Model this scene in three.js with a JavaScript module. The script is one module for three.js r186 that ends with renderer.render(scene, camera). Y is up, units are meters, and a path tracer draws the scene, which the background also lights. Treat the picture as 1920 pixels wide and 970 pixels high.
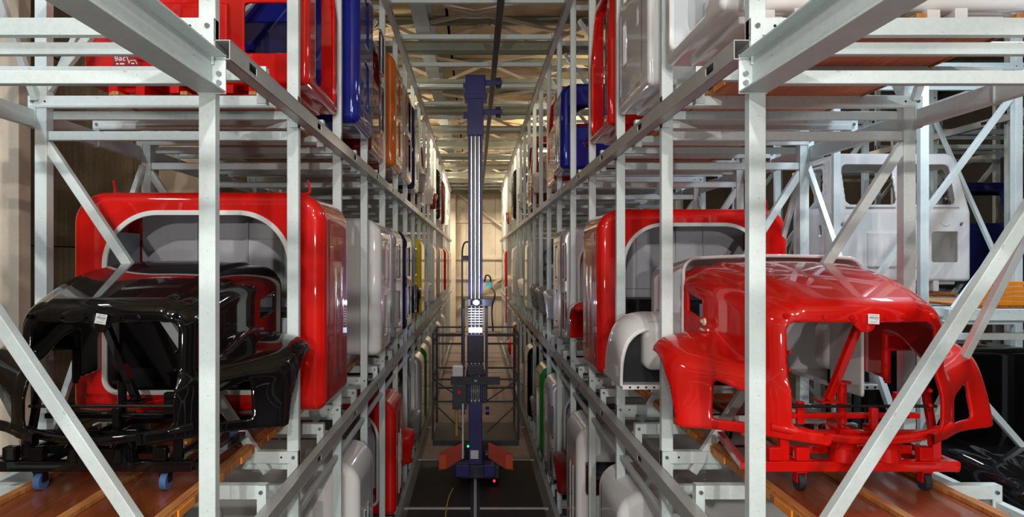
import * as THREE from 'three';
import { mergeGeometries } from 'three/addons/utils/BufferGeometryUtils.js';
import { RoundedBoxGeometry } from 'three/addons/geometries/RoundedBoxGeometry.js';
import { RectAreaLightUniformsLib } from 'three/addons/lights/RectAreaLightUniformsLib.js';
RectAreaLightUniformsLib.init();

// ------------------------------------------------------------------ camera, light, exposure
const CY = 4.75;                                   // eye height above the floor: the middle storage level
const scene = new THREE.Scene();
scene.background = new THREE.Color(0x000000);      // closed hall
const camera = new THREE.PerspectiveCamera(2 * Math.atan(485 / 1280) * 180 / Math.PI, 1920 / 970, 0.1, 120);
camera.position.set(0, CY, 0);
camera.setViewOffset(1920, 970, 69, -5, 1920, 970); // shift lens: the aisle's vanishing point is left of centre
const renderer = new THREE.WebGLRenderer({ antialias: true });
renderer.toneMapping = THREE.LinearToneMapping;
renderer.toneMappingExposure = 1.0;
renderer.shadowMap.enabled = true;
// lamps added for their light, shaped as high-bays under the roof: [x, height above the eye, z, width, length, intensity, warm]
const ADDED_LAMPS = [
  [-0.9, 3.7, 0.6, 0.3, 1.2, 78, 0], [1.1, 3.7, 0.9, 0.3, 1.2, 78, 0],
  [-4.6, 3.6, -3.2, 0.4, 1.2, 60, 0],
  [-4.2, 3.6, -11, 0.4, 1.2, 10, 1], [-4.2, 3.6, -19, 0.4, 1.2, 20, 1], [-4.2, 3.6, -30, 0.4, 1.2, 40, 1],
  [4.25, 3.6, -5.5, 0.4, 1.2, 60, 0], [4.25, 3.6, -11, 0.4, 1.2, 40, 0], [5.7, 3.6, -6.6, 0.4, 1.2, 110, 0], [4.25, 3.6, -28, 0.4, 1.2, 40, 1],
  [-2.6, 3.4, -43.0, 0.4, 1.2, 165, 1], [2.6, 3.4, -43.0, 0.4, 1.2, 165, 1],
];
// globe lamps added over the racks to brighten roof and far aisle: [x, height above the eye, z, intensity]
const ADDED_GLOBES = [[-2.9, 4.0, -15.1, 6], [3.0, 4.0, -16.9, 6], [-2.9, 4.0, -23.3, 27], [3.0, 4.0, -25.3, 27], [-2.9, 4.0, -32.3, 55], [3.0, 4.0, -34.3, 55]];
// fill lights added behind the camera, standing for flash, aimed down the aisle: [x, height above the eye, z, size, intensity]
const ADDED_FILLS = [[-0.75, 2.3, 4.2, 0.08, 11500], [0.95, 2.3, 4.7, 0.08, 13000], [0.1, 0.55, 6.0, 0.12, 5500], [-0.3, -0.55, 0.7, 0.12, 750]];

// ------------------------------------------------------------------ helpers
let seed = 7;
const rnd = () => { seed = (seed * 1664525 + 1013904223) >>> 0; return seed / 4294967296; };
const clamp = (v, a = 0, b = 1) => Math.min(b, Math.max(a, v));
const names = {};
const numbered = (n) => { const k = names[n] || 0; names[n] = k + 1; return k ? `${n}_${String(k).padStart(3, '0')}` : n; };
function metreUV(g) {                               // uv in metres, on the plane each face looks along
  if (g.index) g = g.toNonIndexed();
  const p = g.attributes.position.array, n = p.length / 3, uv = new Float32Array(n * 2);
  for (let i = 0; i < n; i += 3) {
    const o = i * 3, ax = p[o + 3] - p[o], ay = p[o + 4] - p[o + 1], az = p[o + 5] - p[o + 2], bx = p[o + 6] - p[o], by = p[o + 7] - p[o + 1], bz = p[o + 8] - p[o + 2];
    const X = Math.abs(ay * bz - az * by), Y = Math.abs(az * bx - ax * bz), Z = Math.abs(ax * by - ay * bx);
    const u = X >= Y && X >= Z ? 2 : 0, v = !(X >= Y && X >= Z) && Y >= Z ? 2 : 1;
    for (let k = 0; k < 3; k++) { uv[(i + k) * 2] = p[o + 3 * k + u]; uv[(i + k) * 2 + 1] = p[o + 3 * k + v]; }
  }
  g.setAttribute('uv', new THREE.BufferAttribute(uv, 2));
  return g;
}
function box(x0, x1, y0, y1, z0, z1, r = 0) {
  const w = Math.abs(x1 - x0), h = Math.abs(y1 - y0), d = Math.abs(z1 - z0);
  const g = r > 0 ? new RoundedBoxGeometry(w, h, d, 1, Math.min(r, w / 2.1, h / 2.1, d / 2.1)) : new THREE.BoxGeometry(w, h, d);
  const m = metreUV(g);
  m.translate((x0 + x1) / 2, (y0 + y1) / 2, (z0 + z1) / 2);
  return m;
}
function bar(a, b, w, h, r = 0.005, roll = 0) {      // square bar from point a to point b
  const A = new THREE.Vector3(...a), B = new THREE.Vector3(...b), L = A.distanceTo(B);
  const g = metreUV(r > 0 ? new RoundedBoxGeometry(w, h, L, 1, r) : new THREE.BoxGeometry(w, h, L));
  if (roll) g.rotateZ(roll);
  const d = B.clone().sub(A).normalize();
  const up = Math.abs(d.y) > 0.95 ? new THREE.Vector3(0, 0, 1) : new THREE.Vector3(0, 1, 0);
  const m = new THREE.Matrix4().lookAt(d, new THREE.Vector3(), up);
  g.applyMatrix4(m); g.translate((A.x + B.x) / 2, (A.y + B.y) / 2, (A.z + B.z) / 2);
  return g;
}
function cyl(a, b, r0, r1 = r0, n = 14) {
  const A = new THREE.Vector3(...a), B = new THREE.Vector3(...b), L = A.distanceTo(B);
  let g = new THREE.CylinderGeometry(r1, r0, L, n, 1);
  g = g.toNonIndexed();
  g.applyQuaternion(new THREE.Quaternion().setFromUnitVectors(new THREE.Vector3(0, 1, 0), B.clone().sub(A).normalize()));
  g.translate((A.x + B.x) / 2, (A.y + B.y) / 2, (A.z + B.z) / 2);
  return g;
}
function tube(pts, r, n = 40, closed = false, rad = 8) {
  const c = new THREE.CatmullRomCurve3(pts.map((p) => new THREE.Vector3(...p)), closed, 'centripetal');
  return new THREE.TubeGeometry(c, n, r, rad, closed).toNonIndexed();
}
function plateGeo(shape, t, bev = 0) {               // extruded in z, front face at z = 0
  const g = new THREE.ExtrudeGeometry(shape, { depth: t - 2 * bev, bevelEnabled: bev > 0, bevelSize: bev, bevelThickness: bev, bevelSegments: 2, curveSegments: 10 });
  g.translate(0, 0, -t + bev);
  return metreUV(g);
}
function rr(x0, x1, y0, y1, rt, rb = rt, P = THREE.Shape) {   // rounded rectangle with its own top and bottom radius
  const s = new P();
  s.moveTo(x0 + rb, y0); s.lineTo(x1 - rb, y0); s.absarc(x1 - rb, y0 + rb, rb, -Math.PI / 2, 0);
  s.lineTo(x1, y1 - rt); s.absarc(x1 - rt, y1 - rt, rt, 0, Math.PI / 2);
  s.lineTo(x0 + rt, y1); s.absarc(x0 + rt, y1 - rt, rt, Math.PI / 2, Math.PI);
  s.lineTo(x0, y0 + rb); s.absarc(x0 + rb, y0 + rb, rb, Math.PI, Math.PI * 1.5);
  return s;
}
function poly(pts, P = THREE.Shape) { const s = new P(); pts.forEach(([x, y], i) => (i ? s.lineTo(x, y) : s.moveTo(x, y))); s.closePath(); return s; }
function part(name, geo, mat, parent, label) {
  if (Array.isArray(geo)) geo = mergeGeometries(geo.map((g) => { if (g.index) g = g.toNonIndexed(); if (!g.attributes.uv) metreUV(g); for (const k of Object.keys(g.attributes)) if (!['position', 'normal', 'uv'].includes(k)) g.deleteAttribute(k); return g; }));
  const m = new THREE.Mesh(geo, mat);
  m.name = name; m.castShadow = m.receiveShadow = true; parent.add(m);
  if (label) m.userData.label = label;
  return m;
}
function thing(name, label, category, [x, y, z] = [0, 0, 0], turn = 0, group) {
  const o = new THREE.Group(); o.name = numbered(name); scene.add(o);
  o.position.set(x, y, z); o.rotation.y = turn; o.userData = { label, category };
  if (group) o.userData.group = group;
  return o;
}
function struct(name, geo, mat, label, category) {
  const m = part(name, geo, mat, scene); m.userData = { label, category, kind: 'structure' };
  return m;
}
function structGroup(name, label, category) {
  const o = new THREE.Group(); o.name = name; scene.add(o); o.userData = { label, category, kind: 'structure' };
  return o;
}

// smooth implicit surfaces, meshed with surface nets and projected back on the surface
const smin = (a, b, k) => { const h = Math.max(k - Math.abs(a - b), 0) / k; return Math.min(a, b) - h * h * k * 0.25; };
const smax = (a, b, k) => -smin(-a, -b, k);
const rb2 = (x, y, hx, hy, r) => { const a = Math.abs(x) - hx + r, b = Math.abs(y) - hy + r; return Math.hypot(Math.max(a, 0), Math.max(b, 0)) + Math.min(Math.max(a, b), 0) - r; };
const rjoin = (a, b, r) => { const p = a + r, q = b + r; return Math.hypot(Math.max(p, 0), Math.max(q, 0)) + Math.min(Math.max(p, q), 0) - r; };
function sdfMesh(f, mn, mx, c) {
  const n = [0, 1, 2].map((i) => Math.ceil((mx[i] - mn[i]) / c) + 1), [nx, ny, nz] = n;
  const V = new Float32Array(nx * ny * nz);
  for (let k = 0, o = 0; k < nz; k++) for (let j = 0; j < ny; j++) for (let i = 0; i < nx; i++) V[o++] = f(mn[0] + i * c, mn[1] + j * c, mn[2] + k * c);
  const id = new Int32Array(nx * ny * nz).fill(-1), pos = [], sx = 1, sy = nx, sz = nx * ny;
  const corner = [0, sx, sy, sx + sy, sz, sz + sx, sz + sy, sz + sx + sy];
  const E = [[0, 1], [2, 3], [4, 5], [6, 7], [0, 2], [1, 3], [4, 6], [5, 7], [0, 4], [1, 5], [2, 6], [3, 7]];
  for (let k = 0; k < nz - 1; k++) for (let j = 0; j < ny - 1; j++) for (let i = 0; i < nx - 1; i++) {
    const o = i + j * sy + k * sz;
    let s = 0; for (let q = 0; q < 8; q++) if (V[o + corner[q]] < 0) s++;
    if (s === 0 || s === 8) continue;
    let px = 0, py = 0, pz = 0, cnt = 0;
    for (const [a, b] of E) {
      const va = V[o + corner[a]], vb = V[o + corner[b]];
      if ((va < 0) === (vb < 0)) continue;
      const t = va / (va - vb);
      px += (a & 1) + t * ((b & 1) - (a & 1)); py += ((a >> 1) & 1) + t * (((b >> 1) & 1) - ((a >> 1) & 1)); pz += (a >> 2) + t * ((b >> 2) - (a >> 2)); cnt++;
    }
    id[o] = pos.length / 3;
    pos.push(mn[0] + (i + px / cnt) * c, mn[1] + (j + py / cnt) * c, mn[2] + (k + pz / cnt) * c);
  }
  const nv = pos.length / 3, nor = new Float32Array(pos.length), e = c * 0.35;
  for (let v = 0; v < nv; v++) {
    let x = pos[3 * v], y = pos[3 * v + 1], z = pos[3 * v + 2];
    const x0 = x, y0 = y, z0 = z;
    for (let it = 0; it < 3; it++) {
      const gx = (f(x + e, y, z) - f(x - e, y, z)) / (2 * e), gy = (f(x, y + e, z) - f(x, y - e, z)) / (2 * e), gz = (f(x, y, z + e) - f(x, y, z - e)) / (2 * e);
      const g2 = gx * gx + gy * gy + gz * gz + 1e-9;
      if (it === 2) { const l = 1 / Math.sqrt(g2); nor[3 * v] = gx * l; nor[3 * v + 1] = gy * l; nor[3 * v + 2] = gz * l; break; }
      const d = f(x, y, z) / Math.max(g2, 0.3);
      x = clamp(x - d * gx, x0 - c * 0.6, x0 + c * 0.6); y = clamp(y - d * gy, y0 - c * 0.6, y0 + c * 0.6); z = clamp(z - d * gz, z0 - c * 0.6, z0 + c * 0.6);
    }
    pos[3 * v] = x; pos[3 * v + 1] = y; pos[3 * v + 2] = z;
  }
  const idx = [];
  const quad = (a, b, cc, d, flip) => { if (a < 0 || b < 0 || cc < 0 || d < 0) return; flip ? idx.push(a, cc, b, a, d, cc) : idx.push(a, b, cc, a, cc, d); };
  for (let k = 1; k < nz - 1; k++) for (let j = 1; j < ny - 1; j++) for (let i = 1; i < nx - 1; i++) {
    const o = i + j * sy + k * sz, v = V[o] < 0;
    if (v !== V[o + sx] < 0) quad(id[o - sy - sz], id[o - sz], id[o], id[o - sy], !v);
    if (v !== V[o + sy] < 0) quad(id[o - sx - sz], id[o - sx], id[o], id[o - sz], !v);
    if (v !== V[o + sz] < 0) quad(id[o - sx - sy], id[o - sy], id[o], id[o - sx], !v);
  }
  const g = new THREE.BufferGeometry();
  g.setAttribute('position', new THREE.Float32BufferAttribute(pos, 3));
  g.setAttribute('normal', new THREE.BufferAttribute(nor, 3));
  const uv = new Float32Array(nv * 2); for (let v = 0; v < nv; v++) { uv[2 * v] = pos[3 * v] + pos[3 * v + 2]; uv[2 * v + 1] = pos[3 * v + 1]; }
  g.setAttribute('uv', new THREE.BufferAttribute(uv, 2));
  g.setIndex(idx);
  return g;
}

// ------------------------------------------------------------------ textures and materials
function valueNoise(n, cells, s) {                   // tileable, -1..1
  let q = s >>> 0; const r = () => { q = (q * 1664525 + 1013904223) >>> 0; return q / 2147483648 - 1; };
  const G = Array.from({ length: cells[0] * cells[1] }, r), [cx, cy] = cells, out = new Float32Array(n * n);
  const sm = (t) => t * t * (3 - 2 * t);
  for (let y = 0; y < n; y++) for (let x = 0; x < n; x++) {
    const u = x / n * cx, v = y / n * cy, i = Math.floor(u), j = Math.floor(v), a = sm(u - i), b = sm(v - j), i1 = (i + 1) % cx, j1 = (j + 1) % cy;
    out[y * n + x] = (G[j * cx + i] * (1 - a) + G[j * cx + i1] * a) * (1 - b) + (G[j1 * cx + i] * (1 - a) + G[j1 * cx + i1] * a) * b;
  }
  return out;
}
function tex(n, fn, rep, srgb = true) {
  const d = new Uint8Array(n * n * 4);
  for (let i = 0; i < n * n; i++) { const [r, g, b] = fn(i); d[4 * i] = clamp(r, 0, 255); d[4 * i + 1] = clamp(g, 0, 255); d[4 * i + 2] = clamp(b, 0, 255); d[4 * i + 3] = 255; }
  const t = new THREE.DataTexture(d, n, n); t.wrapS = t.wrapT = THREE.RepeatWrapping; t.magFilter = THREE.LinearFilter; t.minFilter = THREE.LinearMipmapLinearFilter; t.generateMipmaps = true;
  if (srgb) t.colorSpace = THREE.SRGBColorSpace; t.repeat.set(rep[0], rep[1]); t.needsUpdate = true;
  return t;
}
function mottle(base, amp, rep, cells = [[6, 6], [23, 23], [90, 90]], wts = [0.5, 0.3, 0.4], n = 256, s = 11) {
  const L = cells.map((c, i) => valueNoise(n, c, s + 31 * i));
  return tex(n, (i) => { let v = 0; L.forEach((l, k) => (v += l[i] * wts[k])); return base.map((b, k) => b + v * amp * (k === 2 ? 1.1 : 1)); }, rep);
}
function relief(rep, cells, wts, n = 256, s = 5) { const L = cells.map((c, i) => valueNoise(n, c, s + 17 * i)); return tex(n, (i) => { let v = 128; L.forEach((l, k) => (v += l[i] * wts[k])); return [v, v, v]; }, rep, false); }
const std = (o) => new THREE.MeshStandardMaterial(o);
const M = {};
{
  // painted rack steel with a few rubbed, oily marks
  const A = valueNoise(512, [5, 5], 3), B = valueNoise(512, [40, 40], 9), C = valueNoise(512, [130, 130], 21), D = valueNoise(512, [18, 60], 33);
  const st = tex(512, (i) => { let v = A[i] * 4 + B[i] * 3 + C[i] * 3; const m = clamp((B[i] * 0.6 + C[i] * 0.5 + A[i] * 0.45 - 0.98) * 4) * 45 + clamp((D[i] + C[i] * 0.4 - 1.02) * 6) * 32; return [211 + v - m, 223 + v - m * 0.96, 223 + v - m * 1.1]; }, [0.9, 0.9]);
  M.steel = std({ map: st, roughness: 0.42, metalness: 0, bumpMap: relief([3, 3], [[40, 40], [120, 120]], [40, 30]), bumpScale: 0.0006 });
  M.railSteel = std({ map: mottle([186, 188, 186], 10, [1.4, 1.4]), roughness: 0.38, metalness: 0.25 });
  M.darkSteel = std({ map: mottle([52, 54, 62], 9, [1, 1]), roughness: 0.5, metalness: 0.3 });
  M.bolt = std({ color: 0x8b9092, roughness: 0.35, metalness: 0.8 });
  M.hole = std({ color: 0x0c0c0d, roughness: 0.9 });
  M.beige = std({ map: mottle([234, 220, 200], 9, [0.5, 0.5]), roughness: 0.85 });
  M.roofGreen = std({ map: mottle([150, 156, 140], 9, [0.6, 0.6]), roughness: 0.7 });
  M.deck = std({ map: mottle([216, 194, 148], 12, [0.6, 0.6], [[6, 6], [23, 23], [90, 90]], [0.6, 0.4, 0.3], 256, 41), roughness: 0.8 });
  // tilt-up concrete, brown, with rain-like streaks
  const S = valueNoise(512, [64, 3], 5), T = valueNoise(512, [9, 7], 15), U = valueNoise(512, [140, 140], 25);
  M.concrete = std({ map: tex(512, (i) => { const v = S[i] * 9 + T[i] * 12 + U[i] * 7; return [104 + v, 90 + v, 68 + v]; }, [0.35, 0.35]), roughness: 0.92, bumpMap: relief([1, 1], [[60, 60], [128, 128]], [40, 40]), bumpScale: 0.004 });
  M.endPanel = std({ map: mottle([214, 204, 182], 9, [0.4, 0.4]), roughness: 0.7 });
  M.floor = std({ map: mottle([96, 92, 90], 12, [0.3, 0.3]), roughness: 0.5 });
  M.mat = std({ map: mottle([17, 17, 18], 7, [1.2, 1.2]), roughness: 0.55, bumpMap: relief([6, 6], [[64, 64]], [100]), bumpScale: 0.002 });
  M.plate = std({ map: mottle([150, 132, 130], 15, [0.8, 0.8], [[4, 30], [23, 23], [90, 90]], [0.6, 0.3, 0.4]), roughness: 0.45 });  // far aisle plates: the light falling there is put into this paler colour
  M.strip = std({ map: mottle([186, 180, 176], 12, [1, 1]), roughness: 0.5 });
  // varnished pallet board
  const W1 = valueNoise(512, [60, 4], 61), W2 = valueNoise(512, [128, 9], 67), W3 = valueNoise(512, [5, 5], 71);
  M.board = new THREE.MeshPhysicalMaterial({ map: tex(512, (i) => { const v = W1[i] * 14 + W2[i] * 9 + W3[i] * 14; return [136 + v, 66 + v * 0.6, 26 + v * 0.35]; }, [0.9, 0.9]), roughness: 0.4, clearcoat: 0.7, clearcoatRoughness: 0.12 });
  M.batten = std({ map: tex(512, (i) => { const v = W1[i] * 18 + W2[i] * 12 + W3[i] * 14; return [186 + v, 122 + v * 0.8, 66 + v * 0.5]; }, [0.9, 0.9]), roughness: 0.6 });
  M.underside = std({ map: tex(512, (i) => { const v = W1[i] * 14 + W2[i] * 9 + W3[i] * 16; return [206 + v, 128 + v * 0.8, 80 + v * 0.6]; }, [0.9, 0.9]), roughness: 0.6 });
  M.guide = std({ color: 0x6c7178, roughness: 0.42, metalness: 0.9 });
  M.orangeEdge = std({ map: mottle([236, 142, 34], 12, [2, 2]), roughness: 0.5 });
  M.chrome = std({ color: 0xe8e8ea, roughness: 0.08, metalness: 1 });
  M.alu = std({ color: 0xd8dbdc, roughness: 0.3, metalness: 0.85 });
  M.trimWhite = std({ color: 0xe6e4e0, roughness: 0.35 });
  M.liner = std({ map: mottle([196, 200, 208], 6, [1, 1]), roughness: 0.5 });
  M.black = std({ color: 0x101013, roughness: 0.45 });
  M.glass = new THREE.MeshPhysicalMaterial({ color: 0xffffff, roughness: 0.02, transmission: 1, thickness: 0, ior: 1.5 });
  M.wingShade = std({ color: 0x1b1c1f, roughness: 0.8 });  // black of the sheets that stand for shade in the wings
  M.caster = std({ color: 0x4a6a9c, roughness: 0.4 });
  M.casterDark = std({ color: 0x2a3038, roughness: 0.5 });
  M.lampGlow = std({ color: 0xffffff, emissive: 0xfff6ea, emissiveIntensity: 6 });
}
const PAINT = {
  red: [0.66, 0.005, 0.0025], darkred: [0.22, 0.005, 0.006], black: [0.004, 0.0035, 0.004], white: [0.80, 0.80, 0.80], silver: [0.50, 0.50, 0.53],
  blue: [0.004, 0.011, 0.24], navy: [0.006, 0.01, 0.085], orange: [0.62, 0.14, 0.012], yellow: [0.72, 0.55, 0.01], green: [0.005, 0.20, 0.015], grey: [0.27, 0.27, 0.28], cream: [0.58, 0.52, 0.47],
};
const paintCache = {};
function paint(c) {
  if (!paintCache[c]) { const m = new THREE.MeshPhysicalMaterial({ roughness: c === 'silver' ? 0.35 : 0.42, metalness: c === 'silver' ? 0.5 : 0, clearcoat: 1, clearcoatRoughness: 0.03, specularIntensity: c === 'black' ? 0.05 : 0.25 }); m.color.setRGB(...PAINT[c]); paintCache[c] = m; }
  return paintCache[c];
}

// ------------------------------------------------------------------ hall
const ORD = ['first', 'second', 'third', 'fourth', 'fifth', 'sixth', 'seventh', 'eighth', 'ninth', 'tenth', 'eleventh', 'twelfth', 'thirteenth', 'fourteenth', 'fifteenth', 'sixteenth', 'seventeenth', 'eighteenth', 'nineteenth', 'twentieth', 'twenty-first'];
const BAY = 1.80, Z1 = 3.87, NF = 21;                // rack frames every 1.80 m down the aisle
const fz = (k) => -(Z1 + BAY * k);
const RAIL = [0.012, 2.95, 5.88, 8.82];              // underside of the aisle rail of each level
const CEIL = CY + 5.15, ENDZ = -46, WALLX = -5.5, WALLR = 14, BACKZ = 13;
const ROOM = 'structure of the storage hall';
struct('floor', box(WALLX - 0.3, WALLR + 0.3, -0.3, 0, ENDZ - 0.3, BACKZ + 0.3), M.floor, 'grey concrete floor of the storage hall under the racks', 'floor');
{
  const f = scene.getObjectByName('floor');
  for (let i = 0; i < 11; i++) {                     // plates and strips along the aisle; far plates have their light in the colour
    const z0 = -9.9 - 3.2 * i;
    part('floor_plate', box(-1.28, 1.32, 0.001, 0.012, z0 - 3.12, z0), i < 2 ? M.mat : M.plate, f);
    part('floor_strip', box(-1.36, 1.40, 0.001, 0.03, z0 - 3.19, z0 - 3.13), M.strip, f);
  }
}
const wl = structGroup('wall_left', 'brown concrete panel wall with pale pilasters beside the rack', 'wall');
part('wall_core', box(WALLX - 0.3, WALLX - 0.05, 0, CEIL, ENDZ, BACKZ), M.concrete, wl);
for (let i = 0; i < 24; i++) for (let j = 0; j < 4; j++) part('wall_panel', box(WALLX - 0.05, WALLX + (i % 3) * 0.004, j * 2.47 + 0.008, j * 2.47 + 2.462, BACKZ - 2.4 * (i + 1) + 0.008, BACKZ - 2.4 * i - 0.008, 0.008), M.concrete, wl);
for (let i = 0; i < 8; i++) part('pilaster', box(WALLX, WALLX + 0.85, 0, CEIL, -6.95 - i * 4.9 - 0.2, -6.95 - i * 4.9, 0.012), M.beige, wl, 'pale painted pilaster');
const we = structGroup('wall_back', 'pale panelled end wall with girts and diagonal bracing at the aisle end', 'wall');
part('wall_core', box(WALLX, WALLR, 0, CEIL, ENDZ - 0.3, ENDZ - 0.04), M.endPanel, we);
for (let i = 0; i < 20; i++) for (let j = 0; j < 4; j++) part('wall_panel', box(WALLX + i * 0.98 + 0.008, WALLX + i * 0.98 + 0.972, j * 2.47 + 0.01, j * 2.47 + 2.46, ENDZ - 0.04, ENDZ + (j % 2) * 0.02, 0.01), M.endPanel, we);
for (const y of [2.47, 3.6, 4.94, 7.41]) part('girt', box(WALLX, WALLR, y - 0.09, y + 0.09, ENDZ + 0.02, ENDZ + 0.16, 0.008), M.endPanel, we);
for (const [x0, y0, x1, y1] of [[-1.2, 9.3, 4.2, 5.3], [4.2, 5.3, -1.2, 1.6], [-1.2, 9.3, -4.8, 5.3]]) part('wind_brace', bar([x0, y0, ENDZ + 0.3], [x1, y1, ENDZ + 0.3], 0.16, 0.16), M.endPanel, we);
for (const x of [-1.55, 4.2]) part('wall_column', box(x - 0.25, x + 0.25, 0, CEIL, ENDZ + 0.16, ENDZ + 0.65, 0.012), M.beige, we);
struct('wall_right', box(WALLR, WALLR + 0.3, 0, CEIL, ENDZ, BACKZ), std({ map: mottle([64, 60, 54], 8, [0.3, 0.3]), roughness: 0.9 }), 'dark far wall beyond the other storage rows', 'wall');
struct('wall_front', box(WALLX, WALLR, 0, CEIL, BACKZ, BACKZ + 0.3), std({ map: mottle([58, 55, 50], 8, [0.3, 0.3]), roughness: 0.9 }), 'dark wall behind the loading end of the racks', 'wall');
const ce = structGroup('ceiling', 'beige roof deck of panels over steel girders', 'ceiling');
part('roof_slab', box(WALLX - 0.3, WALLR + 0.3, CEIL + 0.06, CEIL + 0.3, ENDZ - 0.3, BACKZ + 0.3), M.hole, ce);
for (let i = 0; i < 32; i++) for (let j = 0; j < 8; j++) {
  const x0 = -5.4 + j * 2.42, z1 = BACKZ - 0.1 - 1.82 * i;
  part('deck_panel', box(x0, x0 + 2.36, CEIL, CEIL + 0.05, z1 - 1.76, z1, 0.006), M.deck, ce);
}
// roof girders across the hall, a duct-like beam along it
for (let i = 0; i < 13; i++) {
  const z = -8.4 - 3.0 * i, t = thing('roof_girder', `olive roof girder with lattice diagonals under the deck, girder ${['one', 'two', 'three', 'four', 'five', 'six', 'seven', 'eight', 'nine', 'ten', 'eleven', 'twelve', 'thirteen'][i]} from the loading end`, 'girder', [0, CEIL, z], 0, 'roof girders across the hall');
  part('bottom_chord', box(-5.3, 13.7, -0.78, -0.52, -0.07, 0.07, 0.006), M.roofGreen, t);
  part('top_chord', box(-5.3, 13.7, -0.16, -0.01, -0.07, 0.07, 0.006), M.roofGreen, t);
  for (let j = 0; j < 8; j++) { const x = -5.2 + j * 2.2; part('diagonal', bar([x, -0.6, 0], [x + 1.1, -0.1, 0], 0.08, 0.08), M.beige, t); part('diagonal', bar([x + 1.1, -0.1, 0], [x + 2.2, -0.6, 0], 0.08, 0.08), M.beige, t); }
}
{
  const t = thing('roof_beam', 'wide pale grey roof beam running along the aisle beside the crane guide', 'beam', [-1.05, CEIL, 0]);
  part('bottom_flange', box(-0.15, 0.15, -0.5, -0.47, ENDZ + 0.7, -8, 0.004), M.steel, t);
  part('web', box(-0.015, 0.015, -0.47, -0.03, ENDZ + 0.7, -8), M.steel, t);
  part('top_flange', box(-0.15, 0.15, -0.03, -0.002, ENDZ + 0.7, -8, 0.004), M.steel, t);
  for (let i = 0; i < 9; i++) for (const s of [-1, 1]) { const z = -9.9 - 3.6 * i, b = thing('roof_rod', 'thin pale wind-bracing rod under the roof deck', 'rod', [0, CEIL - 0.3, z], 0, 'wind-bracing rods under the roof'); part('rod', bar([-s * 2.4, 0, 1.7], [s * 2.4, 0.14, -1.7], 0.07, 0.07), M.beige, b); }
}

// ------------------------------------------------------------------ storage racks
function boltHead(x, y, z, s, axis, parent) { const h = axis === 'z' ? 0.012 : 0; part('bolt', cyl([x, y, z], axis === 'z' ? [x, y, z + 0.014] : [x + 0.014 * s, y, z], 0.016, 0.014, 6), M.bolt, parent); }
function supportGeo(xa, xr, s) {                     // channel on two end legs, local y 0 = rail underside
  const a = xa + s * 0.0, b = xr + s * 0.10, lo = Math.min(a, b), hi = Math.max(a, b);
  const g = [box(lo, hi, 0.135, 0.232, -0.004, 0.004, 0.002), box(lo, hi, 0.224, 0.232, -0.07, 0, 0.002), box(lo, hi, 0.135, 0.143, -0.05, 0, 0.002)];
  for (const [e, d, y0] of [[a, s, -0.03], [b, -s, -0.03]]) {
    g.push(box(e, e + d * 0.006, y0, 0.232, -0.07, 0, 0.001), box(e, e + d * 0.065, y0, 0.232, -0.006, 0.006, 0.002));
  }
  return g;
}
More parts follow.
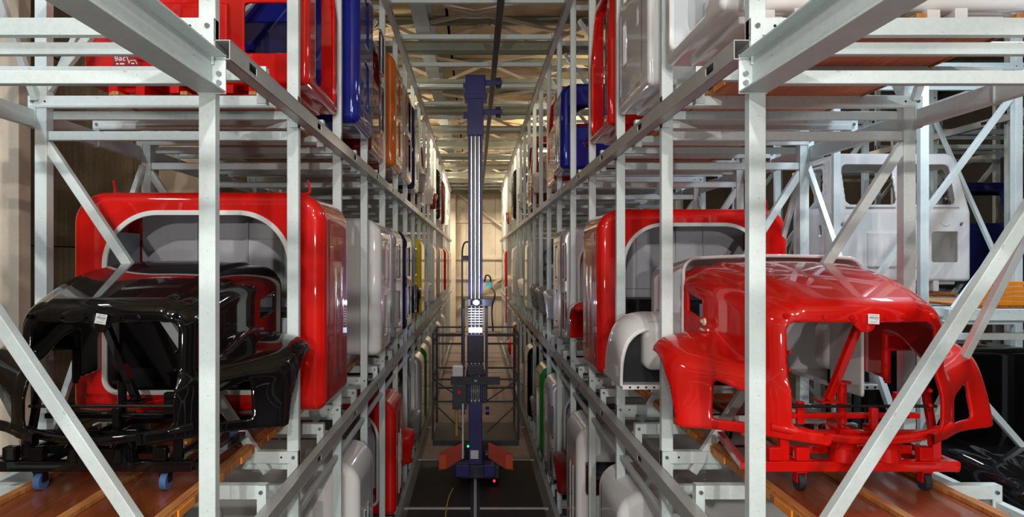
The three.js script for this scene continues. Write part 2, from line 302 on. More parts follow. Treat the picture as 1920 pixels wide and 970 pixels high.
function makeRack(o) {
  const { name, label, s, xa, xr, rails, zs, mids, top } = o;
  const t = thing(name, label, 'rack');
  const X = (d) => xa + s * d, PX = [X(0), X(0.095)], w = s * (xr - xa);   // s: direction from the aisle into the rack
  const zA = zs[0] + 0.05, zB = zs[zs.length - 1] - 0.05;
  // posts
  for (const z of zs) {
    part('post', box(PX[0], PX[1], 0, top, z - 0.035, z + 0.035, 0.006), M.steel, t);
    part('post', box(xr - 0.05, xr + 0.05, 0, top, z - 0.05, z + 0.05, 0.006), M.steel, t);
  }
  rails.forEach((R, li) => {
    // hollow aisle rail with slots in its open side
    const L = zA - zB, sh = new THREE.Shape(); sh.moveTo(0, 0); sh.lineTo(L, 0); sh.lineTo(L, 0.11); sh.lineTo(0, 0.11); sh.closePath();
    for (let k = 0; k < zs.length; k++) { const u = zA - zs[k] + 0.28; if (u < L - 0.2) { const h = new THREE.Path(); h.moveTo(u, 0.03); h.lineTo(u + 0.14, 0.03); h.lineTo(u + 0.14, 0.08); h.lineTo(u, 0.08); h.closePath(); sh.holes.push(h); } }
    const side = plateGeo(sh, 0.005); side.rotateY(Math.PI / 2); side.translate(X(-0.088), R, zA);   // u runs down the aisle
    part('rail', [side, box(X(-0.09), X(0), R + 0.105, R + 0.11, zB, zA), box(X(-0.09), X(0), R, R + 0.005, zB, zA), box(X(-0.005), X(0), R, R + 0.11, zB, zA)], M.railSteel, t);
    if (top > R + 1) {
      part('rail', box(xr + s * 0.05, xr + s * 0.11, R - 0.02, R + 0.12, zB, zA, 0.004), M.steel, t);
      if (li === 1 && rails.length > 3) part('stringer', box(X(0.03), X(0.08), R - 0.36, R - 0.31, zB, zA, 0.004), M.steel, t);
    }
    zs.forEach((z, k) => {
      if (top < R + 1) { part('tie', box(X(0.095), xr - s * 0.05, R, R + 0.08, z - 0.03, z + 0.03, 0.005), M.steel, t); return; }
      if (R > 1) part('tie', box(X(0.095), xr - s * 0.05, R - 0.13, R - 0.055, z - 0.03, z + 0.03, 0.005), M.steel, t);
      const sb = part('support_beam', supportGeo(xa, xr, s), M.steel, t); sb.position.set(0, R, z + 0.052);
      if (k < 5) for (const e of [X(0.035), xr + s * 0.06]) { boltHead(e, 0.185, 0.006, s, 'z', sb); part('hole', cyl([e + s * (e === X(0.035) ? 0.1 : -0.1), 0.185, 0.002], [e + s * (e === X(0.035) ? 0.1 : -0.1), 0.185, 0.0052], 0.009, 0.009, 8), M.hole, sb); }
      part('support_beam', box(X(0.02), xr - s * 0.05, R + 0.055, R + 0.125, z - 0.085, z - 0.036, 0.005), M.steel, t);
      if (k < zs.length - 1 && mids) {
        const m2 = part('support_beam', supportGeo(xa, xr, s), M.steel, t); m2.position.set(0, R, z - BAY / 2);
        if (k < 4) for (const e of [X(0.035), xr + s * 0.06]) boltHead(e, 0.185, 0.006, s, 'z', m2);
      }
      // frame diagonal
      const nR = rails[li + 1];
      if (nR) {
        const hi = nR - 0.16, lo = R + 0.05;
        if (li === 1) part('brace', bar([xr - s * 0.03, hi, z + (k ? 0 : 0.03)], [X(0.26), lo, z + (k ? 0 : 0.03)], 0.07, 0.075, 0.006), M.steel, t);
        else part('brace', bar([xr - s * 0.03, lo + 0.25, z], [X(0.14), hi, z], 0.06, 0.065, 0.006), M.steel, t);
      }
    });
    // bracing in the back plane
    const nR = rails[li + 1];
    if (nR && li > 0) for (let k = 0; k < zs.length - 1; k += 1) { const f = k % 2; part('brace', bar([xr + s * 0.03, f ? R + 0.2 : nR - 0.1, zs[k] - 0.06], [xr + s * 0.03, f ? nR - 0.1 : R + 0.2, zs[k + 1] + 0.06], 0.055, 0.055, 0.005), M.steel, t); }
  });
  return t;
}
const frames = Array.from({ length: NF }, (_, k) => fz(k));
const XL = -1.46, XR = 1.54, BACK = 3.58;
makeRack({ name: 'storage_rack', label: 'pale grey steel rack of truck cabs beside the brown concrete wall', s: -1, xa: XL, xr: -BACK, rails: RAIL, zs: frames, mids: true, top: 8.98 });
makeRack({ name: 'storage_rack', label: 'pale grey steel rack of truck cabs backing onto the next storage row', s: 1, xa: XR, xr: BACK, rails: RAIL, zs: frames, mids: true, top: 8.98 });
// deep entry beams that carry the rails on towards the loading end
for (const [s, x, n] of [[-1, -1.48, 'beside the concrete wall'], [1, 1.56, 'backing onto the next storage row']]) {
  const t = thing('entry_beam', `deep pale I-beam bolted to the first post of the rack ${n}`, 'beam', [x, CY, 0]);
  const z0 = -Z1 + 0.04, z1 = 2.2;
  part('bottom_flange', box(-0.08, 0.08, 0.945, 0.957, z0, z1, 0.003), M.steel, t);
  part('web', box(-0.006, 0.006, 0.957, 1.145, z0, z1), M.steel, t);
  part('top_flange', box(-0.08, 0.08, 1.145, 1.157, z0, z1, 0.003), M.steel, t);
  part('end_plate', box(-0.08, 0.08, 0.94, 1.16, z0 - 0.012, z0, 0.002), M.steel, t);
  for (const y of [1.0, 1.05]) part('bolt', cyl([s * -0.045, y, z0], [s * -0.045, y, z0 + 0.018], 0.015, 0.015, 6), M.bolt, t);
}
// unseen cross beams added over the near end of the aisle; they throw the bands of shade on the posts
for (const [z, ys, n] of [[-0.3, [1.03, 1.17], 'double cross beam, unseen and added to shade the posts, next to the racks'], [1.0, [1.06], 'single cross beam, unseen and added to shade the posts, farther from the racks']]) {
  const t = thing('added_shade_beam', `pale ${n}`, 'beam', [0, CY, z]);
  for (const y of ys) part('cross_beam', box(-5.2, 5.2, y + 0.13 - 0.04, y + 0.13 + 0.04, -0.03, 0.03, 0.005), M.steel, t);
  for (const x of [-5.15, 5.15]) part('shade_beam_post', box(x - 0.05, x + 0.05, -CY, 1.4, -0.05, 0.05, 0.005), M.steel, t);
}
// ties over the aisle at the top of the racks, and the crane's guide rail under them
frames.forEach((z, k) => { if (k < 3) return; const t = thing('aisle_tie', `pale steel tie across the aisle top, at the ${ORD[k]} rack frame`, 'tie', [0, RAIL[3], z], 0, 'ties across the top of the aisle'); part('tie_bar', box(XL + 0.1, XR - 0.1, 0.115, 0.2, -0.035, 0.035, 0.005), M.steel, t); for (const x of [XL + 0.05, XR - 0.05]) part('end_plate', box(x - 0.045, x + 0.045, 0.111, 0.21, -0.06, 0.06, 0.003), M.steel, t); });
{
  const t = thing('guide_rail', 'dark steel guide rail for the crane along the top of the aisle', 'rail', [0.4, RAIL[3], 0]);
  part('rail_bar', box(-0.04, 0.04, 0.0, 0.112, frames[NF - 1], -8.5, 0.004), M.darkSteel, t);
  part('rail_head', box(-0.06, 0.06, -0.02, 0.0, frames[NF - 1], -8.5, 0.004), M.darkSteel, t);
  const r = thing('floor_rail', 'worn steel crane rail down the middle of the aisle floor', 'rail', [0.0, 0, 0]);
  part('rail_foot', box(-0.09, 0.09, 0.012, 0.035, -44, -8.5, 0.004), M.darkSteel, r);
  part('rail_head', box(-0.03, 0.03, 0.035, 0.12, -44, -8.5, 0.008), M.railSteel, r);
  const y = thing('floor_hose', 'thin yellow line lying on the dark aisle floor plates', 'cable', [-0.55, 0.012, 0]);
  part('hose', tube([[0, 0.012, -9.9], [0.0, 0.012, -11.5], [0.02, 0.012, -13.6], [0.09, 0.012, -14.2]], 0.012, 40), std({ color: 0xc8b23a, roughness: 0.6 }), y);
}

// ------------------------------------------------------------------ truck body shells (front looks along +z, y 0 = underside)
function hoodSdf(t) { return (x, y, z) => {           // sloping bonnet with swept wings and a big grille opening
  const ax = Math.abs(x), q = clamp(-z / 1.48);
  const w = 0.575 + 0.235 * Math.pow(q, 0.85);
  const ridge = 0.022 * clamp((0.40 + 0.12 * q - ax) / 0.05 + 0.5);
  const top = 1.215 + 0.31 * (1 - (1 - q) * (1 - q)) + ridge - 0.05 * (ax / w) * (ax / w);
  const cross = rb2(x, y - top + 1, w, 1, 0.17);
  const front = (z + 0.055 * (y - 0.45) + 0.09 * (ax / 0.575) * (ax / 0.575)) * 0.93;
  const body = smax(cross, front, 0.09);
  const r = Math.hypot((y - 0.25) / 1.14, z + 0.95), od = clamp((ax - 0.72) / 0.44);
  const cylr = smax(r - 0.645 + 0.10 * od * od, ax - 1.165, 0.10);
  const d1 = 0.64 * (ax - 0.60) + 0.768 * (z + 0.10);
  const d2 = (y - (0.76 + 0.14 * clamp(-z / 0.8))) * 0.97;
  const wedge = Math.max(smax(smax(d1, d2, 0.16), ax - 1.15, 0.12), -(z + 0.95));
  let F = smin(cylr, wedge, 0.10);
  F = Math.max(F, -(z + 1.08));
  const U = smin(body, F, 0.045);
  const K = t * 0.55; let s = smax(U, -(U + t), K);
  s = smax(s, -Math.max(r - 0.50, w + 0.035 - ax), K);                        // wheel arch
  s = smax(s, 0.345 + 0.235 * clamp((-z - 1.0) / 0.08) - y, K);
  s = smax(s, -(z + 1.48), K);
  let open = rb2(x, y - 0.775, 0.495, 0.35, 0.06);
  open = Math.max(open, -(Math.hypot(x, y - 1.135) - 0.075));
  s = smax(s, -Math.max(open, -0.3 - z), K);                                   // grille opening
  const u = 0.768 * (ax - 0.60) - 0.64 * (z + 0.10);
  let lamp = smax(smax(0.10 - u, u - 0.40, 0.04), smax(0.42 - y, y - (0.60 + 0.32 * (u - 0.10)), 0.04), 0.05);
  s = smax(s, -Math.max(lamp, -0.16 - d1), K);                                 // headlamp opening
  const vent = Math.max(Math.abs(z + 1.20) - 0.13 , Math.abs(y - (1.165 - 0.22 * (z + 1.20))) - 0.075);
  s = smax(s, -Math.max(vent, 0.6 - ax), K);                                   // side vent
  return s;
}; }
function longHoodSdf(t) { return (x, y, z) => {       // square long-nose bonnet with high round wings
  const ax = Math.abs(x), q = clamp(-z / 1.45);
  const w = 0.70 + 0.09 * q, top = 1.50 + 0.10 * q - 0.03 * (ax / w) * (ax / w);
  const cross = rb2(x, y - top + 1, w, 1, 0.13);
  const body = smax(cross, z + 0.04 * (y - 0.5), 0.07);
  const r = Math.hypot((y - 0.36) / 1.0, (z + 0.62) / 0.92);
  const cr = smax(r - 0.68, ax - 1.23, 0.32);
  let F = Math.max(cr, -(z + 0.98));
  const U = smin(body, F, 0.05);
  const K = t * 0.55; let s = smax(U, -(U + t), K);
  s = smax(s, -Math.max(cr + t, z + 0.90, w + 0.03 - ax), K);                    // open wing end
  { const bx = Math.abs(ax - 0.85) - 0.06, by = Math.abs(y - 0.74) - 0.14, bz = Math.abs(z + 0.84) - 0.06; s = Math.min(s, Math.hypot(Math.max(bx, 0), Math.max(by, 0), Math.max(bz, 0)) + Math.min(Math.max(bx, by, bz), 0) - 0.09); }
  s = smax(smax(s, 0.36 - y, K), -(z + 1.45), K);
  s = smax(s, -Math.max(rb2(x, y - 0.95, 0.46, 0.45, 0.05), -0.3 - z), K);
  return s;
}; }
const LEN = 1.16, SH = 1.95;
function sleeperSdf(t, back, win) { return (x, y, z) => {        // tall sleeper box, wide arched opening in the face
  const yc = y - SH / 2, d2 = rb2(x, yc, 1.12, SH / 2, yc > 0 ? 0.28 : 0.10), dz = Math.abs(z + LEN / 2) - LEN / 2;
  const ax = Math.abs(x);
  let U = rjoin(d2, dz, 0.10);
  U = Math.max(U, -(Math.hypot(ax - 1.12, z + 0.20) - 0.012));                   // seam down the flank
  let s = Math.max(U, -(U + t));
  const oy = y - 0.97, open = rb2(x, oy, 0.815, 0.79, oy > 0 ? 0.46 : 0.12);
  s = Math.max(s, -Math.max(open, -0.4 - z));
  if (win) s = Math.max(s, -Math.max(rb2(z + 0.60, Math.abs(y - 0.93) - 0.39, 0.155, 0.28, 0.04), 0.9 - ax));   // flank windows
  if (back) {                                          // rear window and round ports, open
    const hole = Math.min(rb2(x - 0.72, y - 1.20, 0.26, 0.24, 0.05), Math.hypot(x - 0.62, y - 0.56) - 0.09, Math.hypot(x + 0.1, y - 0.56) - 0.09, Math.hypot(x - 0.3, y - 0.30) - 0.12);
    s = Math.max(s, -Math.max(hole, z + LEN - 0.2));
  }
  return s;
}; }
function cabSdf(t, openDoor) { return (x, y, z) => {  // day cab: bulkhead, split windscreen, door openings
  const ax = Math.abs(x), hi = clamp((y - 1.0) / 0.95);
  const hw = 1.0 - 0.09 * hi, zf = -0.24 * hi, zb = -1.30 + 0.02 * hi;
  const d2 = rb2(x, y - 0.95, hw, 0.95, y > 0.95 ? 0.13 : 0.06), dz = Math.max(z - zf, zb - z);
  const U = rjoin(d2, dz, 0.055);
  let s = Math.max(U, -(U + t));
  s = Math.max(s, -Math.max(rb2(ax - 0.43, y - 1.42, 0.37, 0.30, 0.09), -0.55 - z));   // windscreen halves
  s = Math.max(s, -Math.max(rb2(x - 0.62, y - 0.50, 0.19, 0.22, 0.02), -0.4 - z));      // pedal cut-out
  s = Math.max(s, -Math.max(rb2(x - 0.13, y - 0.88, 0.07, 0.04, 0.02), -0.4 - z));
  s = Math.max(s, -Math.max(rb2(ax - 0.86, y - 0.83, 0.026, 0.026, 0.01), -0.4 - z));
  s = Math.max(s, -Math.max(rb2(x, y - 1.0, 0.82, 0.74, 0.1), z + 0.9));                // open rear
  const zz = z + 0.70 + 0.16 * hi, door = openDoor ? rb2(zz, y - 0.90, 0.44, 0.82, 0.10) : rb2(zz, y - 1.40, 0.36, 0.30, 0.08);
  s = Math.max(s, -Math.max(door, 0.62 - ax));
  if (!openDoor) { const ring = Math.abs(rb2(zz, y - 0.93, 0.44, 0.82, 0.10)) - 0.008; s = Math.max(s, -Math.max(ring, hw - 0.012 - ax)); s = Math.max(s, -Math.max(rb2(zz - 0.30, y - 0.75, 0.03, 0.07, 0.02), hw - 0.02 - ax)); s = Math.max(s, -Math.max(rb2(z + 0.94, y - 0.66, 0.075, 0.21, 0.03), 0.6 - ax)); }
  return s;
}; }
const geoCache = {};
function shellGeo(kind, lod) {
  const key = kind + lod; if (geoCache[key]) return geoCache[key];
  const c = lod ? (lod === 2 ? 0.06 : 0.036) : (kind[0] === 'h' || kind === 'longHood' ? 0.0165 : 0.024), t = Math.max(c * 1.7, kind === 'sleeper' ? 0.045 : 0.03);
  let g;
  if (kind === 'hood') g = sdfMesh(hoodSdf(t), [-1.25, 0.25, -1.56], [1.25, 1.66, 0.1], c);
  else if (kind === 'longHood') g = sdfMesh(longHoodSdf(t), [-1.32, 0.25, -1.53], [1.32, 1.72, 0.12], c);
  else if (kind === 'sleeperWin') g = sdfMesh(sleeperSdf(t, false, true), [-1.2, -0.08, -LEN - 0.08], [1.2, SH + 0.08, 0.08], c);
  else if (kind === 'sleeperBack') g = sdfMesh(sleeperSdf(t, true), [-1.2, -0.08, -LEN - 0.08], [1.2, SH + 0.08, 0.08], c);
  else if (kind === 'sleeper') g = sdfMesh(sleeperSdf(t), [-1.2, -0.08, -LEN - 0.08], [1.2, SH + 0.08, 0.08], c);
  else g = sdfMesh(cabSdf(t, kind === 'cab'), [-1.1, -0.1, -1.42], [1.1, 2.0, 0.1], c);
  return (geoCache[key] = g);
}
const tag2 = document.createElement('canvas'); tag2.width = 128; tag2.height = 112;
{ const c = tag2.getContext('2d'); c.fillStyle = '#f2f2f2'; c.fillRect(0, 0, 128, 112); c.fillStyle = '#4a4d55'; for (let i = 0; i < 26; i++) if ((i * 7) % 5 !== 1) c.fillRect(14 + i * 4, 30, (i * 3) % 4 + 1, 24); c.fillRect(22, 12, 44, 5); c.fillRect(72, 12, 34, 5); c.fillRect(60, 62, 48, 3); c.fillRect(22, 88, 78, 4); }
M.tag = std({ map: Object.assign(new THREE.CanvasTexture(tag2), { colorSpace: THREE.SRGBColorSpace }), roughness: 0.5 });
function frameGeo(y0, y1, z0, z1, w, t, rt, s, x) {   // upright rounded frame on a flank, facing along s*x
  const sh = rr(z0, z1, y0, y1, rt); sh.holes.push(rr(z0 + w, z1 - w, y0 + w, y1 - w, Math.max(rt - w, 0.005), undefined, THREE.Path));
  const g = plateGeo(sh, t, 0.003); g.rotateY(s > 0 ? -Math.PI / 2 : Math.PI / 2); if (s > 0) g.scale(-1, 1, 1);
  // plate now lies in the yz plane
  g.translate(x, 0, 0); return g;
}
function casters(t, pts, y, mat, fork) {
  for (const [x, z] of pts) {
    const c = part('caster', [box(x - 0.035, x + 0.035, y - 0.02, y, z - 0.04, z + 0.04, 0.004), box(x - 0.032, x - 0.026, 0.055, y - 0.01, z - 0.03, z + 0.03), box(x + 0.026, x + 0.032, 0.055, y - 0.01, z - 0.03, z + 0.03)], fork, t);
    part('wheel', cyl([x - 0.022, 0.058, z], [x + 0.022, 0.058, z], 0.058, 0.058, 20), mat, c);
  }
}
function hoodDolly(color, pos, turn, label, detail, wheel) {
  const t = thing('hood_dolly', label, 'dolly', pos, turn, 'hood dollies on the pallets'), m = paint(color);
  if (detail) part('front_bar', box(-0.80, 0.62, 0.135, 0.205, -0.10, -0.03, 0.008), m, t); else part('front_bar', box(-0.7, 0.7, 0.135, 0.205, -0.10, -0.03), m, t);
  for (const x of [-0.45, 0.45]) part('side_bar', box(x - 0.03, x + 0.03, 0.14, 0.20, -1.40, -0.10, 0.006), m, t);
  part('rear_bar', box(-0.6, 0.6, 0.135, 0.205, -1.47, -1.40, 0.006), m, t);
  casters(t, [[-0.42, -0.09], [0.42, -0.09], [-0.42, -1.40], [0.42, -1.40]], 0.14, wheel || M.casterDark, m);
  for (const x of [-0.52, 0.50]) part('upright', box(x - 0.03, x + 0.03, 0.20, 0.42, -0.13, -0.08, 0.006), m, t);
  if (!detail) return t;
  for (const x of [-0.66, 0.66]) part('outer_upright', box(x - 0.025, x + 0.025, 0.20, 0.37, -0.36, -0.31, 0.006), m, t);
  part('outer_bar', bar([-0.80, 0.165, -0.06], [-0.66, 0.165, -0.9], 0.05, 0.05), m, t);
  part('outer_bar', bar([0.62, 0.165, -0.06], [0.66, 0.165, -0.9], 0.05, 0.05), m, t);
  for (const x of [-0.60, -0.42, 0.40]) part('clamp_block', box(x - 0.045, x + 0.045, 0.206, 0.30, -0.10, -0.03, 0.012), m, t);
  part('cross_bar', box(-0.55, 0.55, 0.335, 0.375, -0.22, -0.16, 0.006), m, t);
  part('cross_plate', box(-0.46, 0.40, 0.215, 0.27, -0.20, -0.185, 0.003), m, t);
  for (const x of [-0.14, 0.16]) {                      // pivot bushings
    const b = part('bushing', cyl([x, 0.206, -0.07], [x, 0.30, -0.07], 0.085, 0.07, 20), m, t);
    part('bushing_cap', cyl([x, 0.30, -0.07], [x, 0.345, -0.07], 0.095, 0.06, 20), m, b);
    part('bushing_pin', cyl([x, 0.345, -0.07], [x, 0.375, -0.07], 0.03, 0.03, 12), m, b);
  }
  part('hinge_plate', box(-0.10, 0.12, 0.206, 0.29, -0.05, -0.02, 0.006), m, t);
  return t;
}
const dollyLabel = (l) => l.replace(/^(\S+) .*?hood,/, '$1 wheeled hood dolly,').replace(' from the loading end', '').replace(/^(\S+) .*?hood standing/, '$1 wheeled hood dolly standing');
function hood(color, pos, turn, label, lod, wheel) {
  const t = thing('truck_hood', label, 'hood', pos, turn), m = paint(color);
  part('hood_shell', shellGeo('hood', lod), m, t);
  hoodDolly(color, pos, turn, dollyLabel(label), !lod, wheel);
  if (lod) return t;
  for (const x of [-0.50, -0.27, -0.10, 0.13, 0.26, 0.48]) part('bolt', cyl([x, 1.165, -0.13], [x, 1.165, 0.012 - 0.09 * (x / 0.575) ** 2 - 0.03], 0.02, 0.017, 12), m, t);
  for (const s of [-1, 1]) for (const y of [0.56, 0.66, 0.80, 0.92]) part('bolt', cyl([s * 0.485, y, -0.12], [s * 0.465, y, -0.12], 0.014, 0.012, 10), m, t);
  const lab = part('paper_tag', box(-0.037, 0.037, -0.033, 0.033, -0.001, 0.001), M.tag, t, 'white barcode tag');
  { const p = lab.geometry.attributes.position, uv = lab.geometry.attributes.uv; for (let i = 0; i < p.count; i++) uv.setXY(i, p.getX(i) / 0.074 + 0.5, p.getY(i) / 0.066 + 0.5); }
  lab.position.set(0.03, 1.155, -0.005); lab.rotation.set(-0.1, 0, color === 'black' ? -0.16 : -0.06);
  // inner strut with its foot, lower frame and the thin rod across the opening
  const st = color === 'black' ? -1 : 1;
  const strut = part('strut', bar([st * 0.14, 1.14, -0.34], [st * -0.12, 0.56, -0.30], 0.05, 0.05), m, t);
  part('strut_foot', [box(st * -0.12 - 0.07, st * -0.12 + 0.07, 0.545, 0.56, -0.38, -0.24, 0.003), cyl([st * -0.12 + st * 0.10, 0.40, -0.3], [st * -0.12 + st * 0.10, 0.68, -0.3], 0.03, 0.03, 12), cyl([st * -0.02, 0.68, -0.3], [st * -0.02, 0.692, -0.3], 0.06, 0.06, 16)], m, strut);
  part('cross_rod', cyl([-0.52, 0.555, -0.12], [0.52, 0.555, -0.12], 0.011, 0.011, 8), M.black, t);
  part('lower_frame', [box(-0.5, 0.5, 0.44, 0.475, -0.30, -0.25, 0.006), box(-0.36, -0.31, 0.40, 0.56, -0.28, -0.24, 0.006), box(0.06, 0.11, 0.40, 0.55, -0.12, -0.08, 0.006), box(0.33, 0.42, 0.44, 0.62, -0.3, -0.25, 0.006), box(-0.14, -0.04, 0.345, 0.40, -0.30, -0.10, 0.006), box(0.12, 0.22, 0.345, 0.40, -0.30, -0.10, 0.006)], m, t);
  part('lower_lip', tube([[-0.60, 0.425, -0.10], [-0.45, 0.405, -0.02], [-0.2, 0.375, 0.035], [0, 0.365, 0.045], [0.2, 0.375, 0.035], [0.45, 0.405, -0.02], [0.60, 0.425, -0.10]], 0.032, 48, false, 10), m, t, 'bowed tube under the opening');
  for (const s of [-1, 1]) part('wing_stay', bar([s * 0.60, 0.36, -0.28], [s * 0.62, 0.74, -0.42], 0.045, 0.05), m, t);
  return t;
}
function longHood(color, pos, turn, label, lod) {
  const t = thing('truck_hood', label, 'hood', pos, turn), m = paint(color);
  part('hood_shell', shellGeo('longHood', lod), m, t);
  for (const s of [-1, 1]) {                            // bolted flanges along the wings' lower edges, black sheets standing for the shade inside
    const f = part('wing_flange', box(s * 0.80, s * 1.21, 0.34, 0.385, -1.0, -0.06, 0.004), m, t);
    for (let i = 0; i < 5; i++) part('hole', cyl([s * (0.84 + i * 0.075), 0.362, -1.003], [s * (0.84 + i * 0.075), 0.362, -0.999], 0.011, 0.011, 8), M.hole, f);
    part('wing_shade_sheet', box(s * 0.79, s * 1.18, 0.37, 0.86, -0.84, -0.81, 0.01), M.wingShade, t, 'black sheet for the shade in the wing');
  }
  hoodDolly(color, pos, turn, dollyLabel(label), false);
  return t;
}
function sleeper(color, pos, turn, label, lod, style = 1) {
  const t = thing('sleeper_cab', label, 'sleeper cab', pos, turn), m = paint(color), B = 0.17;   // stands on two skids
  const s = part('body_shell', shellGeo(style === 3 || style === 4 ? 'sleeperBack' : style !== 1 && lod < 2 ? 'sleeperWin' : 'sleeper', lod), m, t); s.position.y = B;
  for (const x of [-0.55, 0.55]) part('skid', box(x - 0.04, x + 0.04, 0, B + 0.02, -1.08, -0.10, lod ? 0 : 0.006), m, t);
  if (style < 3 || style === 5) part('back_lining', box(-1.0, 1.0, B + 0.12, B + 1.85, -1.09, -1.06), M.liner, t, 'pale grey lining');
  if (lod < 2) for (const k of [-1, 1]) {
    if (style === 1) part('side_lining', box(k * 1.02, k * 1.035, B + 0.14, B + 1.62, -1.05, -0.12), M.liner, t);
    if (style === 2 || style === 5) { part('window_frame', frameGeo(B + 1.02, B + 1.62, -0.78, -0.42, 0.025, 0.025, 0.06, k, k * 1.124), M.chrome, t, 'chrome window frame'); part('window_frame', frameGeo(B + 0.22, B + 0.86, -0.78, -0.42, 0.025, 0.025, 0.06, k, k * 1.124), M.chrome, t, 'chrome window frame'); for (const y of [1.32, 0.54]) part('window_pane', box(k * 1.098, k * 1.104, B + y - 0.285, B + y + 0.285, -0.765, -0.435), M.glass, t, 'clear window pane'); }
    else for (const z of [-0.50, -0.78]) part('flank_trim', box(k * 1.115, k * 1.135, B + 0.22, B + 1.28, z - 0.022, z + 0.022, 0.008), M.chrome, t, 'bright vertical trim strip');
  }
  const ring = rr(-0.835, 0.835, 0.16, 1.78, 0.48, 0.14); ring.holes.push(rr(-0.80, 0.80, 0.195, 1.745, 0.445, 0.105, THREE.Path));
  const tr = part('opening_trim', plateGeo(ring, 0.025, 0.004), M.trimWhite, t, 'white seal around the opening'); tr.position.set(0, B, 0.012);
  if (style === 4) for (const x of [0.78, 0.18]) part('bracket_plate', box(x - 0.06, x + 0.06, B + 0.66, B + 0.84, -LEN - 0.03, -LEN + 0.01, 0.008), m, t);
  if (lod) return t;
  part('roof_lining', box(-0.9, 0.9, B + 1.86, B + 1.875, -1.05, -0.12), M.liner, t);
  const bp = part('lining_panel', plateGeo(rr(-0.72, 0.72, 0.98, 1.56, 0.1), 0.03, 0.008), M.liner, t); bp.position.set(0, B, -1.03);
  for (const x of [-0.42, 0.1, 0.46]) part('lining_rib', box(x - 0.012, x + 0.012, B + 1.0, B + 1.8, -1.04, -1.0, 0.004), M.liner, t);
  part('bunk_board', box(-0.98, 0.98, B + 0.10, B + 0.86, -1.05, -0.55, 0.01), M.black, t, 'black bunk base');
  for (const [x, y, w, h] of [[0.25, 0.70, 0.10, 0.2], [0.18, 0.36, 0.2, 0.14], [0.52, 0.66, 0.22, 0.26]]) part('bunk_sticker', box(x, x + w, B + y - h / 2, B + y + h / 2, -0.55, -0.546), M.liner, t);
  for (let i = 0; i < 34; i++) { const a = i / 34 * Math.PI * 2, x = 0.9 * Math.sign(Math.cos(a)) * Math.pow(Math.abs(Math.cos(a)), 0.35), y = 0.97 + 0.86 * Math.sign(Math.sin(a)) * Math.pow(Math.abs(Math.sin(a)), 0.45); part('rivet', cyl([x, B + y, -0.004], [x, B + y, 0.006], 0.009, 0.007, 6), m, t); }
  for (const x of [-0.83, 0.94]) part('roof_hook', tube([[x - 0.16 * Math.sign(x), B + SH - 0.005, -0.2], [x, B + SH + 0.012, -0.2], [x, B + SH + 0.05, -0.2], [x - 0.015, B + SH + 0.12, -0.2]], 0.013, 20), m, t);
  return t;
}
function cab(kind, color, pos, turn, label, lod) {
  const t = thing('truck_cab', label, 'cab', pos, turn), m = paint(color), B = 0.14;
  const s = part('cab_shell', shellGeo(kind, lod), m, t); s.position.y = B;
  for (const x of [-0.5, 0.5]) part('chassis_rail', box(x - 0.04, x + 0.04, 0, B + 0.03, -1.28, -0.02, lod ? 0 : 0.006), m, t);
  if (lod) return t;
  part('floor_pressing', [box(-0.85, -0.56, B - 0.05, B + 0.02, -1.1, -0.12, 0.02), box(0.56, 0.85, B - 0.05, B + 0.02, -1.1, -0.12, 0.02), box(-0.4, 0.4, B - 0.08, B + 0.02, -0.9, -0.3, 0.03)], m, t);
  for (const x of [-0.72, -0.18, 0.3]) part('mount_tube', box(x - 0.04, x + 0.04, B - 0.085, B - 0.01, -0.2, 0.02, 0.004), m, t);
  part('bulkhead_pressing', box(-0.52, 0.30, B + 0.20, B + 0.72, -0.03, 0.035, 0.03), m, t);
  part('bulkhead_duct', box(-0.10, 0.10, B + 0.28, B + 0.66, 0.03, 0.08, 0.03), m, t);
  for (const x of [-0.78, 0.62]) part('cowl_dish', cyl([x, B + 0.88, -0.01], [x, B + 0.88, 0.015], 0.09, 0.075, 20), m, t);
  for (const k of [-1, 1]) part('wiper_bar', box(k * 0.1, k * 0.82, B + 1.075, B + 1.10, -0.02, 0.02, 0.006), m, t);
  if (kind !== 'cab') part('seat_box', box(-0.5, 0.5, B + 0.1, B + 0.5, -1.1, -0.75, 0.02), M.liner, t);
  return t;
}
function pallet(x, y, z, label, detail) {
  const t = thing('pallet', label, 'pallet', [x, y, z], 0, 'wooden pallets on the rack supports');
  part('board', box(-0.60, 0.60, 0.008, 0.03, -0.86, 0.86, 0.004), M.board, t);
  part('underside_sheet', box(-0.60, 0.60, 0.0, 0.0075, -0.86, 0.86), M.underside, t, 'raw orange plywood underside');
  for (const bx of [-0.575, 0.0, 0.575]) part('batten', box(bx - 0.03, bx + 0.03, 0.03, 0.062, -0.86, 0.86, detail ? 0.004 : 0), M.batten, t);
  for (const k of [-1, 1]) {
    part('edge_strip', box(k * 0.605, k * 0.625, -0.01, 0.05, -0.86, 0.86, detail ? 0.003 : 0), M.batten, t, 'varnished edge strip');
    if (detail) for (const zz of [-0.62, 0.0, 0.5]) part('edge_block', box(k * 0.626, k * 0.64, 0.0, 0.05, zz - 0.12, zz + 0.12, 0.003), M.orangeEdge, t, 'bright orange edge block');
  }
  return t;
}

